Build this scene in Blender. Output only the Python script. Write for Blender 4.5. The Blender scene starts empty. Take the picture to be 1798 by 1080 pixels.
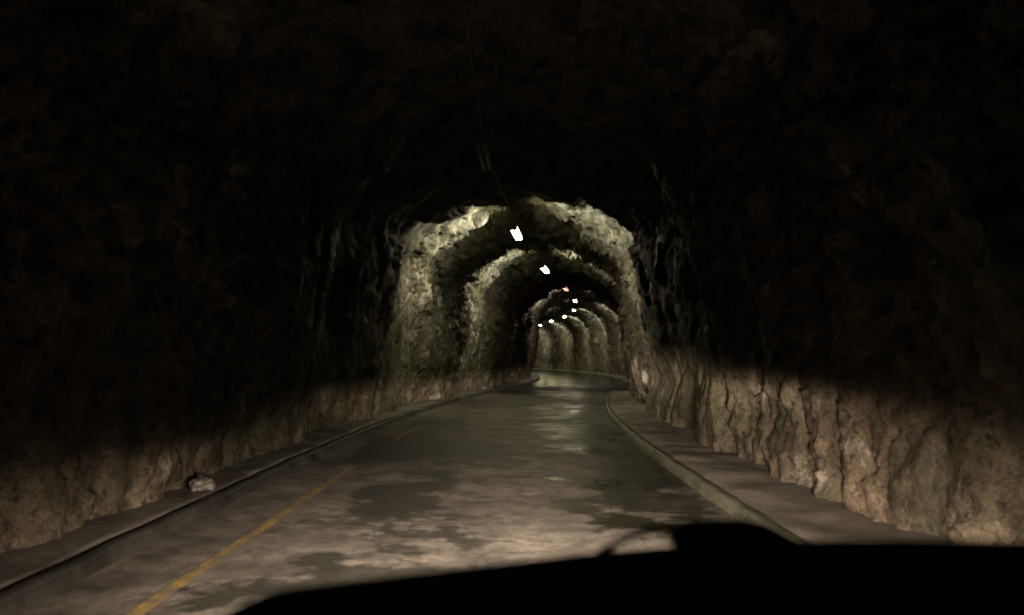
import bpy, bmesh, math, random
import numpy as np
from mathutils import Vector

random.seed(4)
SC = bpy.context.scene
COL = SC.collection
R = math.radians

# ------------------------------------------------------------------ helpers
def prop(o, label=None, cat=None, group=None, kind=None):
    if label: o['label'] = label
    if cat: o['category'] = cat
    if group: o['group'] = group
    if kind: o['kind'] = kind
    return o

def empty(name, loc=(0, 0, 0), rz=0.0):
    o = bpy.data.objects.new(name, None)
    o.location = loc
    o.rotation_euler = (0, 0, rz)
    o.empty_display_size = 0.1
    COL.objects.link(o)
    return o

def link(name, me, mat, parent=None, smooth=True):
    o = bpy.data.objects.new(name, me)
    COL.objects.link(o)
    me.materials.append(mat)
    if smooth:
        me.polygons.foreach_set('use_smooth', [True] * len(me.polygons))
    if parent: o.parent = parent
    return o

def bm_obj(name, bm, mat, parent=None, smooth=False):
    me = bpy.data.meshes.new(name)
    bmesh.ops.recalc_face_normals(bm, faces=bm.faces)
    bm.to_mesh(me); bm.free()
    return link(name, me, mat, parent, smooth)

def grid_obj(name, P, mat, parent=None, smooth=True, flip=False, attrs=None):
    """P: array (n, m, 3) -> one quad grid mesh"""
    n, m = P.shape[:2]
    i = np.arange(n - 1)[:, None]; j = np.arange(m - 1)[None, :]
    a = i * m + j
    q = np.stack([a, a + 1, a + m + 1, a + m], -1).reshape(-1, 4)
    if flip: q = q[:, ::-1]
    me = bpy.data.meshes.new(name)
    me.vertices.add(n * m)
    me.vertices.foreach_set('co', P.reshape(-1).astype(np.float32))
    me.loops.add(q.size)
    me.loops.foreach_set('vertex_index', q.reshape(-1).astype(np.int32))
    me.polygons.add(len(q))
    me.polygons.foreach_set('loop_start', np.arange(0, q.size, 4, dtype=np.int32))
    me.update(calc_edges=True)
    for k, v in (attrs or {}).items():
        at = me.attributes.new(k, 'FLOAT', 'POINT')
        at.data.foreach_set('value', v.reshape(-1).astype(np.float32))
    me.validate()
    return link(name, me, mat, parent, smooth)

def box(bm, c, s, bevel=0.0):
    r = bmesh.ops.create_cube(bm, size=1.0)
    vs = r['verts']
    for v in vs:
        v.co = Vector((c[0] + v.co.x * s[0], c[1] + v.co.y * s[1], c[2] + v.co.z * s[2]))
    if bevel:
        es = list({e for v in vs for e in v.link_edges})
        bmesh.ops.bevel(bm, geom=es, offset=bevel, segments=3, profile=0.5, affect='EDGES')

def tube(bm, pts, rad, n=8):
    pts = [Vector(p) for p in pts]
    rings = []
    for k, p in enumerate(pts):
        t = (pts[min(k + 1, len(pts) - 1)] - pts[max(k - 1, 0)]).normalized()
        up = Vector((0, 0, 1)) if abs(t.z) < 0.9 else Vector((1, 0, 0))
        a = t.cross(up).normalized(); b = t.cross(a).normalized()
        r = rad[k] if isinstance(rad, (list, tuple)) else rad
        rings.append([bm.verts.new(p + (a * math.cos(q) + b * math.sin(q)) * r)
                      for q in [2 * math.pi * i / n for i in range(n)]])
    for A, B in zip(rings, rings[1:]):
        for i in range(n):
            bm.faces.new((A[i], A[(i + 1) % n], B[(i + 1) % n], B[i]))
    bm.faces.new(rings[0][::-1]); bm.faces.new(rings[-1])

# ------------------------------------------------------------------ numpy noise
_rng = np.random.RandomState(11)
_perm = _rng.permutation(256)
_perm = np.concatenate([_perm, _perm, _perm])
_g = _rng.normal(size=(256, 3)); _g /= np.linalg.norm(_g, axis=1)[:, None]
_h = _rng.rand(256, 8)

def _hash(ix, iy, iz):
    return _perm[_perm[_perm[ix & 255] + (iy & 255)] + (iz & 255)]

def perlin(P):
    I = np.floor(P).astype(np.int64); F = P - I
    U = F * F * F * (F * (F * 6 - 15) + 10)
    out = 0
    for dx in (0, 1):
        wx = U[..., 0] if dx else 1 - U[..., 0]
        for dy in (0, 1):
            wy = U[..., 1] if dy else 1 - U[..., 1]
            for dz in (0, 1):
                wz = U[..., 2] if dz else 1 - U[..., 2]
                g = _g[_hash(I[..., 0] + dx, I[..., 1] + dy, I[..., 2] + dz)]
                d = g[..., 0] * (F[..., 0] - dx) + g[..., 1] * (F[..., 1] - dy) + g[..., 2] * (F[..., 2] - dz)
                out = out + wx * wy * wz * d
    return out * 1.5

def fbm(P, oct=4, gain=0.5):
    a, s, o = 1.0, 1.0, 0
    for k in range(oct):
        o = o + a * perlin(P * s + 17.3 * k)
        a *= gain; s *= 2.03
    return o

def facets(P, tilt=4.0):
    """broken-rock relief: every Voronoi cell is one tilted plane"""
    I = np.floor(P).astype(np.int64)
    best = np.full(P.shape[:-1], 9.0); val = np.zeros(P.shape[:-1])
    for dx in (-1, 0, 1):
        for dy in (-1, 0, 1):
            for dz in (-1, 0, 1):
                C = I + np.array([dx, dy, dz])
                h = _h[_hash(C[..., 0], C[..., 1], C[..., 2])]
                D = P - (C + h[..., :3])
                d2 = (D * D).sum(-1)
                v = h[..., 3] * 1.2 - 0.6 + ((h[..., 4:7] - 0.5) * tilt * D).sum(-1)
                m = d2 < best
                best = np.where(m, d2, best); val = np.where(m, v, val)
    return val

def sstep(a, b, x):
    t = np.clip((x - a) / (b - a), 0, 1)
    return t * t * (3 - 2 * t)

# ------------------------------------------------------------------ the road's line
KX = np.array([-24, -12, -4, 4, 11.4, 18.7, 26.4, 33.8, 40.7, 48.8, 56.7, 63.5, 72.3, 80, 88, 97, 106, 115], float)
KV = np.array([-.5, -.42, -.36, -.34, -.30, .10, 1.08, 2.27, 3.22, 3.82, 3.77, 3.18, 2.2, .5, -2.2, -6.6, -13.0, -21.5], float)
def natural_spline(x, y, q):
    n = len(x); h = np.diff(x)
    A = np.zeros((n, n)); b = np.zeros(n); A[0, 0] = A[-1, -1] = 1
    for i in range(1, n - 1):
        A[i, i - 1] = h[i - 1]; A[i, i] = 2 * (h[i - 1] + h[i]); A[i, i + 1] = h[i]
        b[i] = 6 * ((y[i + 1] - y[i]) / h[i] - (y[i] - y[i - 1]) / h[i - 1])
    M = np.linalg.solve(A, b)
    k = np.clip(np.searchsorted(x, q) - 1, 0, n - 2)
    t = q - x[k]; hk = h[k]
    return (M[k] * (hk - t) ** 3 / (6 * hk) + M[k + 1] * t ** 3 / (6 * hk)
            + (y[k] / hk - M[k] * hk / 6) * (hk - t) + (y[k + 1] / hk - M[k + 1] * hk / 6) * t)
_d = np.linspace(-24, 115, 2800)
_x = natural_spline(KX, KV, _d)
_len = np.concatenate([[0], np.cumsum(np.hypot(np.diff(_d), np.diff(_x)))])
_len -= np.interp(0, _d, _len)
def line(s):
    """arc length -> centre point and unit right-hand normal"""
    x = np.interp(s, _len, _x); y = np.interp(s, _len, _d)
    e = .6
    tx = np.interp(s + e, _len, _x) - np.interp(s - e, _len, _x)
    ty = np.interp(s + e, _len, _d) - np.interp(s - e, _len, _d)
    L = np.hypot(tx, ty); tx, ty = tx / L, ty / L
    return x, y, ty, -tx
def s_of(d): return float(np.interp(d, _d, _len))
def at(s, l, z):
    x, y, nx, ny = line(np.asarray(s, float))
    z = np.asarray(z, float)
    return np.stack(np.broadcast_arrays(x + l * nx, y + l * ny, z), -1)
S0, S1 = s_of(-10), s_of(113)
LAMP_D = [11.4, 18.7, 26.4, 33.8, 40.7, 48.8, 56.7, 63.5, 72.3, 79.8, 87.2, 95.0]
LAMP_S = [s_of(d) for d in LAMP_D]

# ------------------------------------------------------------------ materials
def new_mat(name):
    m = bpy.data.materials.new(name); m.use_nodes = True
    nt = m.node_tree
    b = nt.nodes['Principled BSDF']
    return m, nt, b
def nd(nt, t, **kw):
    n = nt.nodes.new(t)
    for k, v in kw.items(): setattr(n, k, v)
    return n
def noise(nt, vec, scale, detail=5, rough=.55, dist=0.0):
    n = nd(nt, 'ShaderNodeTexNoise'); n.inputs['Scale'].default_value = scale
    n.inputs['Detail'].default_value = detail; n.inputs['Roughness'].default_value = rough
    n.inputs['Distortion'].default_value = dist
    nt.links.new(vec, n.inputs['Vector']); return n.outputs['Fac']
def ramp(nt, fac, stops, interp='LINEAR'):
    r = nd(nt, 'ShaderNodeValToRGB'); r.color_ramp.interpolation = interp
    el = r.color_ramp.elements
    while len(el) < len(stops): el.new(0.5)
    for e, (p, c) in zip(el, stops):
        e.position = p
        e.color = (c, c, c, 1) if not isinstance(c, tuple) else (*c, 1)
    nt.links.new(fac, r.inputs[0]); return r.outputs[0]
def mixc(nt, fac, a, b, mode='MIX'):
    m = nd(nt, 'ShaderNodeMix', data_type='RGBA', blend_type=mode)
    for sock, v in ((0, fac), (6, a), (7, b)):
        if isinstance(v, (int, float)): m.inputs[sock].default_value = v
        elif isinstance(v, tuple): m.inputs[sock].default_value = (*v, 1)
        else: nt.links.new(v, m.inputs[sock])
    return m.outputs[2]
def math_(nt, op, a, b=0.0, c=0.0, clamp=False):
    m = nd(nt, 'ShaderNodeMath', operation=op, use_clamp=clamp)
    for k, v in enumerate((a, b, c)):
        if isinstance(v, (int, float)): m.inputs[k].default_value = v
        else: nt.links.new(v, m.inputs[k])
    return m.outputs[0]
def bump(nt, b, h, strength, dist):
    n = nd(nt, 'ShaderNodeBump'); n.inputs['Strength'].default_value = strength
    n.inputs['Distance'].default_value = dist
    nt.links.new(h, n.inputs['Height']); nt.links.new(n.outputs[0], b.inputs['Normal'])

def rock_material():
    m, nt, b = new_mat('hewn_rock')
    P = nd(nt, 'ShaderNodeNewGeometry').outputs['Position']
    big = noise(nt, P, .55, 4); mid = noise(nt, P, 2.3, 6, .65); fine = noise(nt, P, 11, 6, .7)
    col = ramp(nt, mid, [(.28, (.022, .020, .016)), (.45, (.062, .055, .044)), (.6, (.105, .093, .077)), (.75, (.165, .148, .125))])
    tint = ramp(nt, big, [(.35, (.80, .84, .62)), (.5, (1.0, .96, .86)), (.65, (1.05, .92, .82))])
    col = mixc(nt, 1.0, col, tint, 'MULTIPLY')
    pits = ramp(nt, fine, [(.35, .22), (.49, 1.0)])
    grain = ramp(nt, noise(nt, P, 34, 4, .75), [(.33, .55), (.62, 1.2)])
    col = mixc(nt, 1.0, col, grain, 'MULTIPLY')
    col = mixc(nt, 1.0, col, pits, 'MULTIPLY')
    # pale lime crust in patches
    lime = ramp(nt, noise(nt, P, 1.1, 6, .7, .4), [(.58, 0.0), (.68, .75)])
    col = mixc(nt, lime, col, (.30, .29, .25))
    # the vault carries a paler mineral crust
    zz = nd(nt, 'ShaderNodeSeparateXYZ'); nt.links.new(P, zz.inputs[0])
    hi = nd(nt, 'ShaderNodeMapRange'); nt.links.new(math_(nt, 'MULTIPLY_ADD', big, 1.6, zz.outputs[2]), hi.inputs[0])
    hi.inputs[1].default_value = 4.3; hi.inputs[2].default_value = 5.4
    crust = math_(nt, 'MULTIPLY', hi.outputs[0], ramp(nt, mid, [(.36, .05), (.56, .5)]))
    col = mixc(nt, crust, col, (.27, .265, .235))
    # vertical seepage streaks
    mp = nd(nt, 'ShaderNodeMapping'); mp.inputs['Scale'].default_value = (1.6, 1.6, .22)
    nt.links.new(P, mp.inputs['Vector'])
    streak = ramp(nt, noise(nt, mp.outputs[0], 1.5, 5, .6), [(.5, 0.0), (.66, .7)])
    col = mixc(nt, streak, col, (.026, .028, .02))
    nt.links.new(col, b.inputs['Base Color'])
    rg = ramp(nt, streak, [(0.0, .85), (.7, .42)])
    nt.links.new(rg, b.inputs['Roughness'])
    b.inputs['Specular IOR Level'].default_value = .12
    h = math_(nt, 'MULTIPLY_ADD', fine, .75, math_(nt, 'MULTIPLY', mid, .3))
    h2 = math_(nt, 'MULTIPLY_ADD', noise(nt, P, 38, 4, .7), .3, h)
    bump(nt, b, h2, .65, .06)
    return m

def road_material():
    m, nt, b = new_mat('worn_wet_asphalt')
    P = nd(nt, 'ShaderNodeNewGeometry').outputs['Position']
    a = nd(nt, 'ShaderNodeAttribute', attribute_name='wet').outputs['Fac']
    mid = noise(nt, P, 1.7, 6, .62); fine = noise(nt, P, 9, 5, .65); grit = noise(nt, P, 75, 3, .6)
    n = math_(nt, 'ADD', math_(nt, 'MULTIPLY_ADD', fine, 1.7, -.85), math_(nt, 'MULTIPLY_ADD', mid, 1.5, -.75))
    w = ramp(nt, math_(nt, 'ADD', a, n), [(.30, 0.0), (.72, 1.0)])
    dry = ramp(nt, mid, [(.30, (.038, .033, .028)), (.5, (.086, .076, .066)), (.66, (.135, .12, .106))])
    bl = ramp(nt, noise(nt, P, 4.2, 6, .7, .3), [(.34, .42), (.56, 1.12)])
    dry = mixc(nt, 1.0, dry, bl, 'MULTIPLY')
    g = ramp(nt, grit, [(.3, .5), (.62, 1.2)])
    dry = mixc(nt, 1.0, dry, g, 'MULTIPLY')
    # a few healed cracks and joints
    v = nd(nt, 'ShaderNodeTexVoronoi', feature='DISTANCE_TO_EDGE'); v.inputs['Scale'].default_value = .55
    wp = nd(nt, 'ShaderNodeVectorMath', operation='ADD')
    nt.links.new(P, wp.inputs[0])
    nz = nd(nt, 'ShaderNodeTexNoise'); nz.inputs['Scale'].default_value = 2.2; nt.links.new(P, nz.inputs['Vector'])
    nt.links.new(nz.outputs['Color'], wp.inputs[1]); nt.links.new(wp.outputs[0], v.inputs['Vector'])
    crack = ramp(nt, v.outputs['Distance'], [(0.0, .45), (.012, 1.0)])
    dry = mixc(nt, 1.0, dry, crack, 'MULTIPLY')
    wet = mixc(nt, 1.0, dry, (.11, .115, .085), 'MULTIPLY')
    nt.links.new(mixc(nt, w, dry, wet), b.inputs['Base Color'])
    gl = nd(nt, 'ShaderNodeAttribute', attribute_name='film').outputs['Fac']
    rr = math_(nt, 'ADD', math_(nt, 'MULTIPLY_ADD', fine, .34, .06), math_(nt, 'MULTIPLY_ADD', gl, -.42, .42))
    mr = nd(nt, 'ShaderNodeMix', data_type='FLOAT')
    nt.links.new(w, mr.inputs[0]); mr.inputs[2].default_value = .8; nt.links.new(rr, mr.inputs[3])
    nt.links.new(mr.outputs[0], b.inputs['Roughness'])
    hs = math_(nt, 'MULTIPLY', math_(nt, 'MULTIPLY_ADD', grit, .6, fine), math_(nt, 'MULTIPLY_ADD', w, -.86, 1.0))
    sp = ramp(nt, w, [(0.0, .35), (1.0, .5)]); nt.links.new(sp, b.inputs['Specular IOR Level'])
    bump(nt, b, hs, .5, .009)
    return m

def concrete_material(name, c0, c1, dirt, rough=.75, joints=False):
    m, nt, b = new_mat(name)
    P = nd(nt, 'ShaderNodeNewGeometry').outputs['Position']
    mid = noise(nt, P, 2.4, 6, .6); fine = noise(nt, P, 22, 5, .65)
    col = ramp(nt, mid, [(.33, c0), (.66, c1)])
    d = ramp(nt, noise(nt, P, .9, 5, .65, .3), [(.42, 0.0), (.62, .85)])
    col = mixc(nt, d, col, dirt)
    g = ramp(nt, fine, [(.3, .65), (.6, 1.08)])
    col = mixc(nt, 1.0, col, g, 'MULTIPLY')
    nt.links.new(col, b.inputs['Base Color'])
    nt.links.new(ramp(nt, d, [(0.0, rough), (.85, rough * .55)]), b.inputs['Roughness'])
    if joints:                                      # dark mortar joints between the kerb stones
        rn = nd(nt, 'ShaderNodeAttribute', attribute_name='run').outputs['Fac']
        fr = math_(nt, 'FRACT', math_(nt, 'MULTIPLY', rn, 1 / 1.2))
        jn = ramp(nt, fr, [(0.0, .25), (.022, 1.0)])
        nt.links.new(mixc(nt, 1.0, col, jn, 'MULTIPLY'), b.inputs['Base Color'])
    bump(nt, b, math_(nt, 'ADD', fine, mid), .5, .02)
    return m

def paint_material():
    m, nt, b = new_mat('worn_yellow_paint')
    P = nd(nt, 'ShaderNodeNewGeometry').outputs['Position']
    f = ramp(nt, noise(nt, P, 7, 6, .7), [(.44, 0.0), (.64, .9)])
    col = mixc(nt, f, (.08, .064, .036), (.23, .145, .02))
    nt.links.new(col, b.inputs['Base Color'])
    b.inputs['Roughness'].default_value = .7
    return m

def plain(name, c, rough, spec=.5, metal=0.0, nscale=30):
    m, nt, b = new_mat(name)
    P = nd(nt, 'ShaderNodeTexCoord').outputs['Object']
    f = noise(nt, P, nscale, 4)
    col = ramp(nt, f, [(.3, tuple(v * .75 for v in c)), (.7, tuple(v * 1.2 for v in c))])
    nt.links.new(col, b.inputs['Base Color'])
    b.inputs['Roughness'].default_value = rough
    b.inputs['Specular IOR Level'].default_value = spec
    b.inputs['Metallic'].default_value = metal
    return m

def glow(name, c, s):
    m = bpy.data.materials.new(name); m.use_nodes = True
    nt = m.node_tree; nt.nodes.remove(nt.nodes['Principled BSDF'])
    e = nd(nt, 'ShaderNodeEmission')
    e.inputs[0].default_value = (*c, 1); e.inputs[1].default_value = s
    nt.links.new(e.outputs[0], nt.nodes['Material Output'].inputs[0])
    return m

M_ROCK = rock_material()
M_ROAD = road_material()
M_PAVE = concrete_material('grey_pavement_concrete', (.085, .075, .065), (.14, .125, .108), (.04, .035, .028))
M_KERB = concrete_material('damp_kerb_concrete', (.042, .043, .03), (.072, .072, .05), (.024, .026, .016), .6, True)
M_KERBD = concrete_material('dark_kerb_concrete', (.010, .009, .0075), (.020, .017, .014), (.006, .0055, .005), .8, True)  # narrow pavement's kerb, darker all over than the other one
M_YEL = paint_material()
M_HOUSE = plain('grey_lamp_metal', (.11, .11, .095), .6, .4, .2)
M_CABLE = plain('dusty_black_cable', (.10, .095, .08), .6)
M_DASH = plain('black_dashboard_plastic', (.006, .006, .006), .85, .12, 0, 60)
M_BODY = plain('dark_car_paint', (.008, .008, .009), .35, .3)
M_LENS = plain('clear_lamp_lens', (.5, .5, .5), .1)
M_STONE = concrete_material('pale_stone', (.085, .077, .068), (.13, .12, .106), (.05, .046, .04))
M_ON = glow('white_tube_light', (1.0, .95, .50), 75.0)
M_WARM = glow('warm_white_tube_light', (1.0, .86, .64), 50.0)
M_RED = glow('failing_red_tube_light', (1.0, .40, .30), 2.4)
M_OFF = plain('dusty_unlit_diffuser', (.22, .21, .18), .5)

# ------------------------------------------------------------------ rock tunnel
def steps(lo, hi, f):
    out = [lo]
    while out[-1] < hi: out.append(out[-1] + f(out[-1]))
    return np.array(out)
SS = steps(S0, S1, lambda s: .05 if 2 < s < 30 else (.11 if -6 < s < 60 else .2))
# cross-section, walked from the left foot over the vault to the right foot
CX, HW, ZS, ZA = .225, 2.74, 2.95, 2.05
pl = []
for z in np.arange(-.15, ZS, .06): pl.append((-1.0 - .035 * math.sin(z / ZS * math.pi), z))
n_arc = 120
for k in range(n_arc + 1):
    a = math.pi - math.pi * k / n_arc
    c, s_ = math.cos(a), math.sin(a); e = 2 / 1.95
    pl.append((math.copysign(abs(c) ** e, c), ZS + ZA * s_ ** e))
for z in np.arange(-.15, ZS, .06)[::-1]: pl.append((1.0 + .035 * math.sin(z / ZS * math.pi), z))
PL = np.array(pl)
l = CX + HW * PL[:, 0]; z = PL[:, 1]
base = at(SS[:, None], l[None, :], z[None, :])
t = np.gradient(np.stack([l, z], -1), axis=0)
nin = np.stack([t[:, 1], -t[:, 0]], -1)             # points into the bore
nin /= np.linalg.norm(nin, axis=1)[:, None]
_, _, nx, ny = line(SS)
N = np.stack([nin[None, :, 0] * nx[:, None], nin[None, :, 0] * ny[:, None],
              np.broadcast_to(nin[None, :, 1], (len(SS), len(l)))], -1)
# blasting rounds: the bore narrows from one lamp towards the next, then opens again
ph = np.interp(SS, [LAMP_S[0] - 7.3 * 3] + LAMP_S, np.array([-3] + list(range(len(LAMP_S))), float))
warp = perlin(base * .45 + 3.1) * .16
f = (ph[:, None] - .20 + warp) % 1.0
saw = np.where(f < .29, f / .29, 1 - (f - .29) / .71) - .42
saw_amp = .46 * sstep(6, 14, SS)[:, None] + .06
low = np.clip((1.1 - base[..., 2]) / 1.1, 0, 1)
Q = base
D = saw_amp * saw * (1 - .55 * low)
D = D + .26 * fbm(Q * np.array([.45, .45, .3]) + 5.7, 3)
calm = 1 - .45 * sstep(34, 50, SS)[:, None] - .6 * (sstep(8, 11, SS) * sstep(19, 17, SS))[:, None]
foot = 1 - .74 * sstep(2.6, 1.0, Q[..., 2])
D = D + .12 * foot * facets(Q * np.array([1.05, 1.05, .55]) + .08 * perlin(Q * 2)[..., None], 2.6)
D = D + .052 * calm * foot * facets(Q * np.array([2.8, 2.8, 1.9]) + 9 + .06 * perlin(Q * 5)[..., None], 3.6)
D = D + .045 * calm * (.5 + .5 * foot) * facets(Q * 6.5 + 4, 4.2)
D = D + .05 * calm * foot * fbm(Q * 2.2 + 2, 3, .5) + .05 * calm * (.4 + .6 * foot) * fbm(Q * 5.2 + 8, 3, .75)
# deep upright cracks in the wall above the wide pavement
right = PL[None, :, 0] > .5
for dc, wc, kc in ((5.1, .16, .12), (6.4, .20, .26), (7.2, .12, .10), (8.2, .14, .16), (9.6, .17, .22), (11.0, .12, .12), (12.3, .17, .30), (14.2, .17, .26)):
    s_c = s_of(dc) + .14 * perlin(Q * np.array([0, 0, .9]) + dc) + .10 * (Q[..., 2] - .6)
    D = D - .6 * kc * right * np.exp(-((SS[:, None] - s_c) / wc) ** 2) * sstep(3.2, 1.6, Q[..., 2])
D = D - .09 * (PL[None, :, 0] < -.5) * sstep(1.2, .4, Q[..., 2])
D = D + .05 - .06 * low + .07 * sstep(.7, 1.7, Q[..., 2])
D = D + right * sstep(.3, .9, Q[..., 2]) * (.16 * np.exp(-((SS[:, None] - 20.8) / 1.3) ** 2) - .24 * np.exp(-((SS[:, None] - 16) / 2.2) ** 2))                                 
D = D - .32 * np.exp(-((SS[:, None] - s_of(52)) / 9) ** 2) * (PL[None, :, 0] < -.3)
# the rubble foot keeps clear of the kerbs
D = np.where(base[..., 2] < .25, np.clip(D, -.35, .22), D)
P = base + N * D[..., None]
nw = len(np.arange(-.15, ZS, .06))
jl, jr = nw + 8, len(l) - nw - 8
tun = prop(empty('rock_tunnel', (0, 0, 0)), 'rough rock road tunnel hewn in a narrow arch, lit by ceiling lamps further in', 'tunnel')
w1 = grid_obj('wall', P[:, :jl + 1], M_ROCK, tun); w1['label'] = 'long curving rock wall above the narrow pavement'
w2 = grid_obj('wall', P[:, jr:], M_ROCK, tun); w2['label'] = 'rock wall with folds above the wide pavement'
vt = grid_obj('vault', P[:, jl:jr + 1], M_ROCK, tun); vt['label'] = 'jagged arched rock ceiling'

# ------------------------------------------------------------------ road and its wet patches
RS = steps(S0, S1, lambda s: .06 if 2 < s < 20 else (.1 if s < 45 else .3))
RL = np.linspace(-2.7, 3.5, 100)
rp = at(RS[:, None], RL[None, :], 0.0)
rp[..., 2] += .012 * fbm(rp * .6, 3)
X = rp[..., 0] + .55 * fbm(rp * .9 + 3, 4, .6)
Y = rp[..., 1] + 1.1 * fbm(rp * np.array([.8, .6, 1]) + 21, 4, .6)
def blob(x, y, rx, ry, k=1.0):
    return k * np.exp(-(((X - x) / rx) ** 2 + ((Y - y) / ry) ** 2) ** 1.5)
wet = np.zeros_like(X)
for b in ((1.2, 13, .68, 3.6), (1.15, 8.2, .65, 1.7), (1.0, 6.6, .35, .9), (1.5, 19, .95, 4.2), (1.55, 10.5, .5, 4.0),
          (-1.3, 11.2, .95, 1.5, 1.9), (-1.3, 15.2, .8, .7, 1.5), (-1.0, 7.4, .45, 1.4, 1.05), (-.85, 4.9, .6, .5, 1.1), (-.3, 9.0, .9, .35, .8), (.1, 10.6, .8, .3, .8), (-.4, 6.1, .35, .5, .8),
          (-1.45, 9.2, .5, .9, .6), (.0, 20.5, .8, 1.0, .7), (.3, 29, 1.4, 2.5, .9), (1.9, 27, 1.4, 4.0),
          (-.2, 9.5, .8, .3, .45), (-.1, 7.0, .9, .25, .4), (-1.3, 5.9, .5, .35, .5), (.4, 16.5, .7, .5, .5)):
    wet = np.maximum(wet, blob(*b))
wet = np.maximum(wet, .17)
wet = np.maximum(wet, .95 * sstep(27, 40, Y))
wet = np.maximum(wet, .35 * sstep(1.3, 2.0, RL[None, :] + 0 * Y))
wet *= 1 - .75 * sstep(-1.6, -1.95, RL[None, :] + 0 * Y) * (1 - sstep(24, 32, Y))
film = np.maximum(sstep(-.35, .5, X - .02 * Y) * (.62 + .5 * fbm(rp * np.array([1.6, .8, 1]) + 40, 4, .6)), sstep(24, 34, Y))
road = prop(grid_obj('road', rp, M_ROAD, flip=True, attrs={'wet': wet, 'film': film}), 'worn grey road with dark wet patches curving away through the tunnel', 'road', kind='structure')

def strip(name, sa, sb, prof, mat, step=.12, jit=.012, parent=None, closed_ends=True, shift=None):
    """sweep an open (l, z) profile along the road's line"""
    s = steps(sa, sb, lambda q: step if q < 40 else .35)
    pr = np.array(prof)
    off = np.zeros(len(s)) if shift is None else np.array([shift(v) for v in s])
    p = at(s[:, None], pr[None, :, 0] + off[:, None], pr[None, :, 1])
    p = p + jit * np.stack([perlin(p * 1.7 + 1), perlin(p * 1.7 + 7), 1.2 * perlin(p * 1.7 + 13)], -1)
    lo0, lo1 = p[:1].copy(), p[-1:].copy()             # close both ends down to the ground
    lo0[..., 2] = -.05; lo1[..., 2] = -.05
    p = np.concatenate([lo0, p, lo1]); s = np.concatenate([s[:1], s, s[-1:]])
    return grid_obj(name, p, mat, parent, smooth=False, attrs={'run': np.broadcast_to(s[:, None], p.shape[:2])})

for a_, b_ in ((1.2, 9.2), (12.1, 14.3)):
    s = steps(s_of(a_), s_of(b_), lambda q: .12)
    q = np.linspace(-1.54, -1.45, 4)
    p = at(s[:, None], q[None, :], .0)
    p[..., 2] = .003 + .012 * fbm(p * .6, 3)
    m_ = grid_obj('lane_line', p, M_YEL, road, flip=True)
    if b_ < 10: m_['label'] = 'long worn yellow painted dash'
    else: m_['label'] = 'short faded yellow painted dash'

# kerbs (rounded), and the pavements behind them
def kerb_prof(side, l0, w=.15, h=.13):
    pts = [(0, -.05), (.006, .05), (.014, h - .035)]
    for k in range(5):
        a = math.pi / 2 * k / 4
        pts.append((.014 + .035 * (1 - math.cos(a)), h - .035 + .035 * math.sin(a)))
    pts += [(w - .01, h), (w, h - .012), (w, -.05)]
    return [(l0 + side * x, z) for x, z in pts]
kl = prop(strip('kerb', S0, S1, kerb_prof(-1, -2.08, .13, .105), M_KERBD), 'dark kerb along the narrow pavement', 'kerb', kind='structure')
pv = prop(strip('pavement', S0, S1, [(-2.203, .02), (-2.208, .101), (-2.3, .103), (-2.4, .104), (-2.6, .102), (-2.9, .106), (-3.3, .106)], M_PAVE, jit=.02),
          'narrow pavement strip below the long curving rock wall', 'pavement', kind='structure')
SE = s_of(29.0)
def round_in(v):                                   # the wide pavement ends in a rounded corner
    r = .9; q = v - (SE - r)
    return 0.0 if q <= 0 else r - math.sqrt(max(r * r - min(q, r) ** 2, 0))
kr = prop(strip('kerb', S0, SE, kerb_prof(1, 2.08, .12, .10), M_KERB, shift=round_in), 'pale rounded kerb along the wide pavement', 'kerb', kind='structure')
s = steps(S0, SE - .05, lambda q: .12)
fr = np.linspace(0, 1, 14)
lo_ = np.array([2.195 + round_in(v) for v in s])
L_ = lo_[:, None] + (3.7 - lo_)[:, None] * fr[None, :]
p = at(s[:, None], L_, .100)
p[..., 2] += .03 * fbm(p * 1.3, 3)
p[:, 0, 2] = .096
prop(grid_obj('pavement', p, M_PAVE, flip=True), 'wide uneven pavement below the folded rock wall', 'pavement', kind='structure')
prop(strip('kerb', SE + 5.0, S1, kerb_prof(1, 2.5, .15), M_KERB), 'far kerb round the outside of the bend', 'kerb', kind='structure')
prop(strip('pavement', SE + 5.0, S1, [(2.65, .05), (2.652, .124), (2.8, .128), (3.0, .128), (3.7, .13)], M_PAVE, jit=.02),
     'narrow far pavement round the outside of the bend', 'pavement', kind='structure')

# ------------------------------------------------------------------ lamps along the vault
LZ, LAMP_W = 4.24, 98.0
def lamp_meshes():
    bm = bmesh.new()                                # housing: a shallow inverted tray with sloped sides
    prof = [(-.088, -.012), (-.088, .0), (-.05, .05), (.05, .05), (.088, .0), (.088, -.012)]
    rows = []
    for y in (-.80, -.785, .785, .80):
        k = .9 if abs(y) > .79 else 1
        rows.append([bm.verts.new((x * k, y, z * (k if z > 0 else 1))) for x, z in prof])
    for A, B in zip(rows, rows[1:]):
        for i in range(len(prof)):
            j = (i + 1) % len(prof)
            bm.faces.new((A[i], A[j], B[j], B[i]))
    bm.faces.new(rows[0]); bm.faces.new(rows[-1][::-1])
    ho = bpy.data.meshes.new('housing'); bmesh.ops.recalc_face_normals(bm, faces=bm.faces); bm.to_mesh(ho); bm.free()
    tu = []
    for k, x in enumerate((-.045, .045)):
        bm = bmesh.new()
        n = 12; yy = (-.745, .745)
        tube(bm, [(x, yy[0], -.074), (x, yy[1], -.074)], .030, n)
        me = bpy.data.meshes.new('tube'); bm.to_mesh(me); bm.free(); tu.append(me)
    bm = bmesh.new()
    box(bm, (0, 0, -.060), (.17, .035, .094), .008)
    en = bpy.data.meshes.new('end_cap'); bmesh.ops.recalc_face_normals(bm, faces=bm.faces); bm.to_mesh(en); bm.free()
    return ho, tu, en
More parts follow.
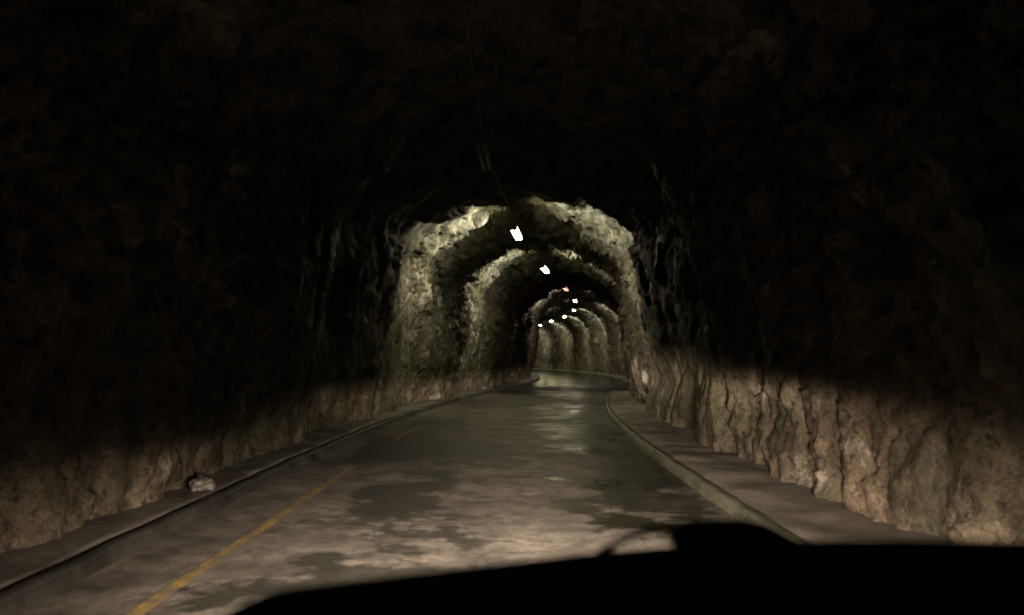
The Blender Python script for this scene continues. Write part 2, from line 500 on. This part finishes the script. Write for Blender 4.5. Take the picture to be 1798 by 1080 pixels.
HO, TU, EN = lamp_meshes()
for me in (HO, EN): me.materials.append(M_HOUSE)
for me in TU:
    me.materials.append(M_ON)
    me.polygons.foreach_set('use_smooth', [True] * len(me.polygons))
LAMP_LABELS = [
    'unlit grey tube lamp hanging nearest, in the dark part of the vault',
    'largest of the lit white tube lamps, hanging below its thin cable',
    'second lit white tube lamp, between the largest one and the reddish one',
    'dim reddish tube lamp, failing, in the dark gap of the row',
    'warm white tube lamp just beyond the reddish lamp',
    'small warm white lamp at the right-hand turning point of the row',
    'small white lamp third from the far end of the visible row, over the bend',
    'small white lamp next to last in the row before the wall hides it',
    'smallest last visible lamp, touching the edge of the long rock wall',
    'lit tube lamp past the bend, hidden behind the long rock wall',
    'lit tube lamp past the bend, hidden behind the long rock wall',
    'lit tube lamp past the bend, hidden behind the long rock wall']
def top_z(x, y):                                    # rock height over a lamp
    d = np.hypot(P[:, :, 0] - x, P[:, :, 1] - y) + (P[:, :, 2] < 3.5) * 99
    return float(P[:, :, 2].reshape(-1)[np.argmin(d)])
centres = []
for k, s in enumerate(LAMP_S):
    x, y, nx_, ny_ = [float(v) for v in line(np.array(s))]
    if k == 0: x -= .11
    if k == 8: x += .36
    rz = math.atan2(ny_, nx_)
    g = prop(empty('tunnel_lamp', (x, y, LZ), rz), LAMP_LABELS[k], 'lamp', 'tube lamps in a row under the vault')
    centres.append((x, y))
    mat = {0: M_OFF, 3: M_RED}.get(k, M_WARM if k in (4, 5) else M_ON)
    for nm, me, yy in (('housing', HO, 0), ('end_cap', EN, -.768), ('end_cap', EN, .768)):
        o = bpy.data.objects.new(nm, me); COL.objects.link(o); o.parent = g; o.location.y = yy
    for me in TU:
        o = bpy.data.objects.new('tube', me); COL.objects.link(o); o.parent = g
        o.material_slots[0].link = 'OBJECT'; o.material_slots[0].material = mat
    if k:                                           # the tubes' light thrown to either side
        for sx in (-1, 1):
            ld = bpy.data.lights.new('tube_light', 'AREA'); ld.shape = 'RECTANGLE'
            ld.size, ld.size_y = .07, 1.45
            ld.energy = .6 if k == 3 else LAMP_W
            ld.color = (1.0, .30, .20) if k == 3 else ((1.0, .88, .66) if k in (4, 5) else (1.0, .95, .70))
            ld.spread = R(120)
            lo = bpy.data.objects.new('tube_light', ld); COL.objects.link(lo); lo.parent = g
            lo.location = (sx * .092, 0, -.075); lo.rotation_euler = (0, -sx * R(76), 0)
    hz = top_z(x, y) - LZ
    for yy in (-.55, .55):
        bm = bmesh.new()
        tube(bm, [(0, yy, .05), (0, yy, hz + .1)], .006, 6)
        bm_obj('hanger_rod', bm, M_HOUSE, g, True)
# the supply cable sags from lamp to lamp, just above the housings
pts = []
C = [(-.47, -9.5)] + [(-.45, -3.3)] + [(-.43, 4.0)] + centres
for (xa, ya), (xb, yb) in zip(C, C[1:]):
    for i in range(14):
        q = i / 14
        pts.append((xa + (xb - xa) * q, ya + (yb - ya) * q, LZ + .15 - .28 * q * (1 - q)))
pts.append((C[-1][0], C[-1][1], LZ + .15))
bm = bmesh.new(); tube(bm, pts, .014, 6)
prop(bm_obj('power_cable', bm, M_CABLE, None, True), 'thin dark power cable slung from lamp to lamp under the vault', 'cable')

# ------------------------------------------------------------------ stones fallen at the foot of the wall
def stone(loc, size, label, seed):
    bm = bmesh.new(); bmesh.ops.create_icosphere(bm, subdivisions=4, radius=1.0)
    V = np.array([v.co for v in bm.verts])
    r = 1 + .25 * facets(V * 1.1 + seed) + .10 * fbm(V * 2.2 + seed, 3)
    for v, k in zip(bm.verts, r):
        v.co = Vector((v.co.x * k * size[0], v.co.y * k * size[1], max(v.co.z * k, -.45) * size[2]))
    o = bm_obj('stone', bm, M_STONE, None, True)
    o.location = loc
    prop(o, label, 'stone', 'stones at the foot of the wall')
stone((-2.70, 7.0, .145), (.10, .13, .08), 'pale angular stone lying on the narrow pavement against the rock wall', 3)

# ------------------------------------------------------------------ the car we sit in
CAMZ, F = 1.25, 1398.0
car = prop(empty('car', (.35, .9, 0)), 'black car the view is from, only its dark dashboard top showing', 'car')
def rel(o): o.parent = car; o.matrix_parent_inverse.translation = (-.35, -.9, 0)
edge = [(330, 1180), (352, 1130), (375, 1092), (400, 1066), (430, 1048), (480, 1036), (600, 1021), (800, 998), (950, 981), (1060, 968),
        (1200, 958), (1330, 951), (1410, 948), (1500, 947), (1650, 948), (1800, 951), (2000, 958), (2300, 985), (2500, 1040)]
ex = np.array([e[0] for e in edge], float); ey = np.array([e[1] for e in edge], float)
qx = np.linspace(330, 2500, 90); qy = np.interp(qx, ex, ey)
for _ in range(3): qy[1:-1] = (qy[:-2] + 2 * qy[1:-1] + qy[2:]) / 4
yd = .82
xx = (qx - 899) / F * yd; zz = CAMZ - (qy - 628) / F * yd
rows = []
for dy, dz in ((.26, -.16), (.20, -.085), (.12, -.035), (.05, -.008), (.0, .0), (-.06, -.012), (-.16, -.05), (-.26, -.12), (-.33, -.22), (-.35, -.36)):
    rows.append(np.stack([xx, np.full_like(xx, yd + dy), zz + dz], -1))
d_ = grid_obj('dashboard', np.array(rows), M_DASH); rel(d_)
bn = []
for y, zb in ((.95, .74), (1.2, .735), (1.5, .71), (1.68, .66), (1.74, .58), (1.75, .30)):
    u = np.linspace(-1, 1, 21)
    bn.append(np.stack([.35 + .82 * u, y - .14 * u ** 4 * (y > 1.4), zb - .06 * np.abs(u) ** 3 + .012 * np.cos(u * 6)], -1))
b_ = grid_obj('bonnet', np.array(bn), M_BODY); rel(b_)
for sx in (-.20, .90):
    bm = bmesh.new(); bmesh.ops.create_uvsphere(bm, u_segments=20, v_segments=12, radius=1.0)
    for v in bm.verts: v.co = Vector((sx + v.co.x * .15, 1.70 + v.co.y * .06, .625 + v.co.z * .055))
    o = bm_obj('headlight', bm, M_LENS, None, True); rel(o)
    ld = bpy.data.lights.new('headlight_beam', 'SPOT'); ld.energy = 1.0
    ld.spot_size = R(165); ld.spot_blend = .4; ld.shadow_soft_size = .035
    ld.color = (1.0, .80, .60); ld.use_nodes = True
    nt = ld.node_tree; em = nt.nodes['Emission']
    tc = nd(nt, 'ShaderNodeTexCoord'); sp = nd(nt, 'ShaderNodeSeparateXYZ')
    nt.links.new(tc.outputs['Normal'], sp.inputs[0])
    # direction in degrees: azimuth (right positive), elevation
    fz = math_(nt, 'ABSOLUTE', sp.outputs[2])
    az = math_(nt, 'MULTIPLY', math_(nt, 'ARCTAN2', sp.outputs[0], fz), 57.296)
    el = math_(nt, 'MULTIPLY', math_(nt, 'ARCSINE', sp.outputs[1]), 57.296)
    kick = math_(nt, 'MINIMUM', math_(nt, 'MULTIPLY', math_(nt, 'MAXIMUM', az, 0.0), .20), 3.1)
    below = math_(nt, 'SUBTRACT', math_(nt, 'ADD', kick, -.75), el)          # degrees under the cut-off
    gate = nd(nt, 'ShaderNodeMapRange', interpolation_type='SMOOTHSTEP')
    soft = math_(nt, 'MULTIPLY_ADD', math_(nt, 'ABSOLUTE', az), .05, 1.0)
    nt.links.new(math_(nt, 'DIVIDE', below, soft), gate.inputs[0]); gate.inputs[1].default_value = -1.2; gate.inputs[2].default_value = .9
    bpos = math_(nt, 'MAXIMUM', below, 0.0)
    hot = math_(nt, 'EXPONENT', math_(nt, 'MULTIPLY', bpos, -.66))
    wide = math_(nt, 'EXPONENT', math_(nt, 'MULTIPLY', bpos, -.09))
    azs = math_(nt, 'EXPONENT', math_(nt, 'MULTIPLY', math_(nt, 'POWER', math_(nt, 'MULTIPLY', math_(nt, 'ABSOLUTE', az), 1 / 11), 2.0), -1.0))
    azw = math_(nt, 'EXPONENT', math_(nt, 'MULTIPLY', math_(nt, 'POWER', math_(nt, 'MULTIPLY', math_(nt, 'ABSOLUTE', az), 1 / 48), 2.0), -1.0))
    azf = math_(nt, 'EXPONENT', math_(nt, 'MULTIPLY', math_(nt, 'POWER', math_(nt, 'MAXIMUM', math_(nt, 'MULTIPLY', az, 1 / 25), math_(nt, 'MULTIPLY', az, -1 / 34)), 2.0), -1.0))
    I = math_(nt, 'ADD', math_(nt, 'MULTIPLY', math_(nt, 'MULTIPLY', hot, azs), 62000.0), math_(nt, 'MULTIPLY', math_(nt, 'MULTIPLY', wide, azw), 520.0))
    I = math_(nt, 'MULTIPLY', I, math_(nt, 'MULTIPLY_ADD', math_(nt, 'MINIMUM', math_(nt, 'MAXIMUM', math_(nt, 'MULTIPLY_ADD', az, 1 / 30, .75), 0.0), 1.0), .80, .20))
    fore = math_(nt, 'MULTIPLY', math_(nt, 'MINIMUM', math_(nt, 'DIVIDE', math_(nt, 'MULTIPLY', bpos, .42), math_(nt, 'MULTIPLY_ADD', math_(nt, 'ABSOLUTE', az), .11, 1.0)), 1.0), azf)
    cut = nd(nt, 'ShaderNodeMapRange', interpolation_type='SMOOTHSTEP')
    nt.links.new(bpos, cut.inputs[0]); cut.inputs[1].default_value = 12; cut.inputs[2].default_value = 24
    cut.inputs[3].default_value = 1; cut.inputs[4].default_value = .04
    I = math_(nt, 'ADD', I, math_(nt, 'MULTIPLY', fore, 6000.0))
    I = math_(nt, 'MULTIPLY', I, cut.outputs[0])
    I = math_(nt, 'MULTIPLY', I, gate.outputs[0])
    nt.links.new(I, em.inputs['Strength'])
    lo = bpy.data.objects.new('headlight_beam', ld); COL.objects.link(lo)
    lo.location = (sx, 1.80, .66); lo.rotation_euler = (R(90), 0, 0)
    rel(lo)

# a low black holder with a thin strap stands on the dashboard
hold = prop(empty('dashboard_holder', (.24, .84, 1.06)), 'low black rounded holder with a thin curved strap on the dashboard', 'holder')
def hp(px, py, y=.84): return ((px - 899) / F * y - .24, y - .84, CAMZ - (py - 628) / F * y - 1.06)
bm = bmesh.new()
out = [(1188, 965), (1186, 938), (1196, 924), (1225, 917), (1275, 914), (1320, 915), (1350, 921), (1378, 934), (1402, 948), (1420, 966)]
rows = []
for dy, k in ((-.05, .78), (-.035, .95), (.0, 1.0), (.035, .95), (.05, .78)):
    r_ = []
    for px, py in out:
        v = hp(px, 966 + (py - 966) * k); r_.append(bm.verts.new((v[0], dy, v[2])))
    rows.append(r_)
for A, B in zip(rows, rows[1:]):
    for i in range(len(out) - 1): bm.faces.new((A[i], A[i + 1], B[i + 1], B[i]))
bm.faces.new(rows[0]); bm.faces.new(rows[-1][::-1])
bm_obj('body', bm, M_DASH, hold, True)
bm = bmesh.new()
sp_ = [(1040, 972), (1062, 957), (1085, 944), (1108, 934), (1135, 926), (1165, 922), (1195, 921), (1225, 924)]
tube(bm, [hp(*q) for q in sp_], .0042, 8)
bm_obj('strap', bm, M_DASH, hold, True)

# ------------------------------------------------------------------ sky, camera, output
w = bpy.data.worlds.new('World'); SC.world = w; w.use_nodes = True
nt = w.node_tree
sky = nd(nt, 'ShaderNodeTexSky', sky_type='NISHITA')
sky.sun_disc = False; sky.sun_elevation = R(16.0); sky.sun_rotation = R(0)
bg = nt.nodes['Background']; bg.inputs[1].default_value = .10
nt.links.new(sky.outputs[0], bg.inputs[0])

cd = bpy.data.cameras.new('camera'); cam = bpy.data.objects.new('camera', cd); COL.objects.link(cam)
cd.sensor_width = 36; cd.lens = 28; cd.clip_start = .05; cd.clip_end = 500
cam.location = (0, 0, CAMZ)
cam.rotation_euler = (R(90) + math.atan(88 / F), 0, 0)
cd.dof.use_dof = True; cd.dof.focus_distance = 26; cd.dof.aperture_fstop = 2.0
SC.camera = cam
vs = SC.view_settings
vs.view_transform = 'Standard'; vs.look = 'None'; vs.exposure = 0; vs.gamma = 1; vs.use_curve_mapping = False
SC.cycles.use_denoising = True
SC.cycles.max_bounces = 5; SC.cycles.diffuse_bounces = 1; SC.cycles.glossy_bounces = 3
SC.cycles.sample_clamp_indirect = 3.0
SC.cycles.caustics_reflective = False; SC.cycles.caustics_refractive = False
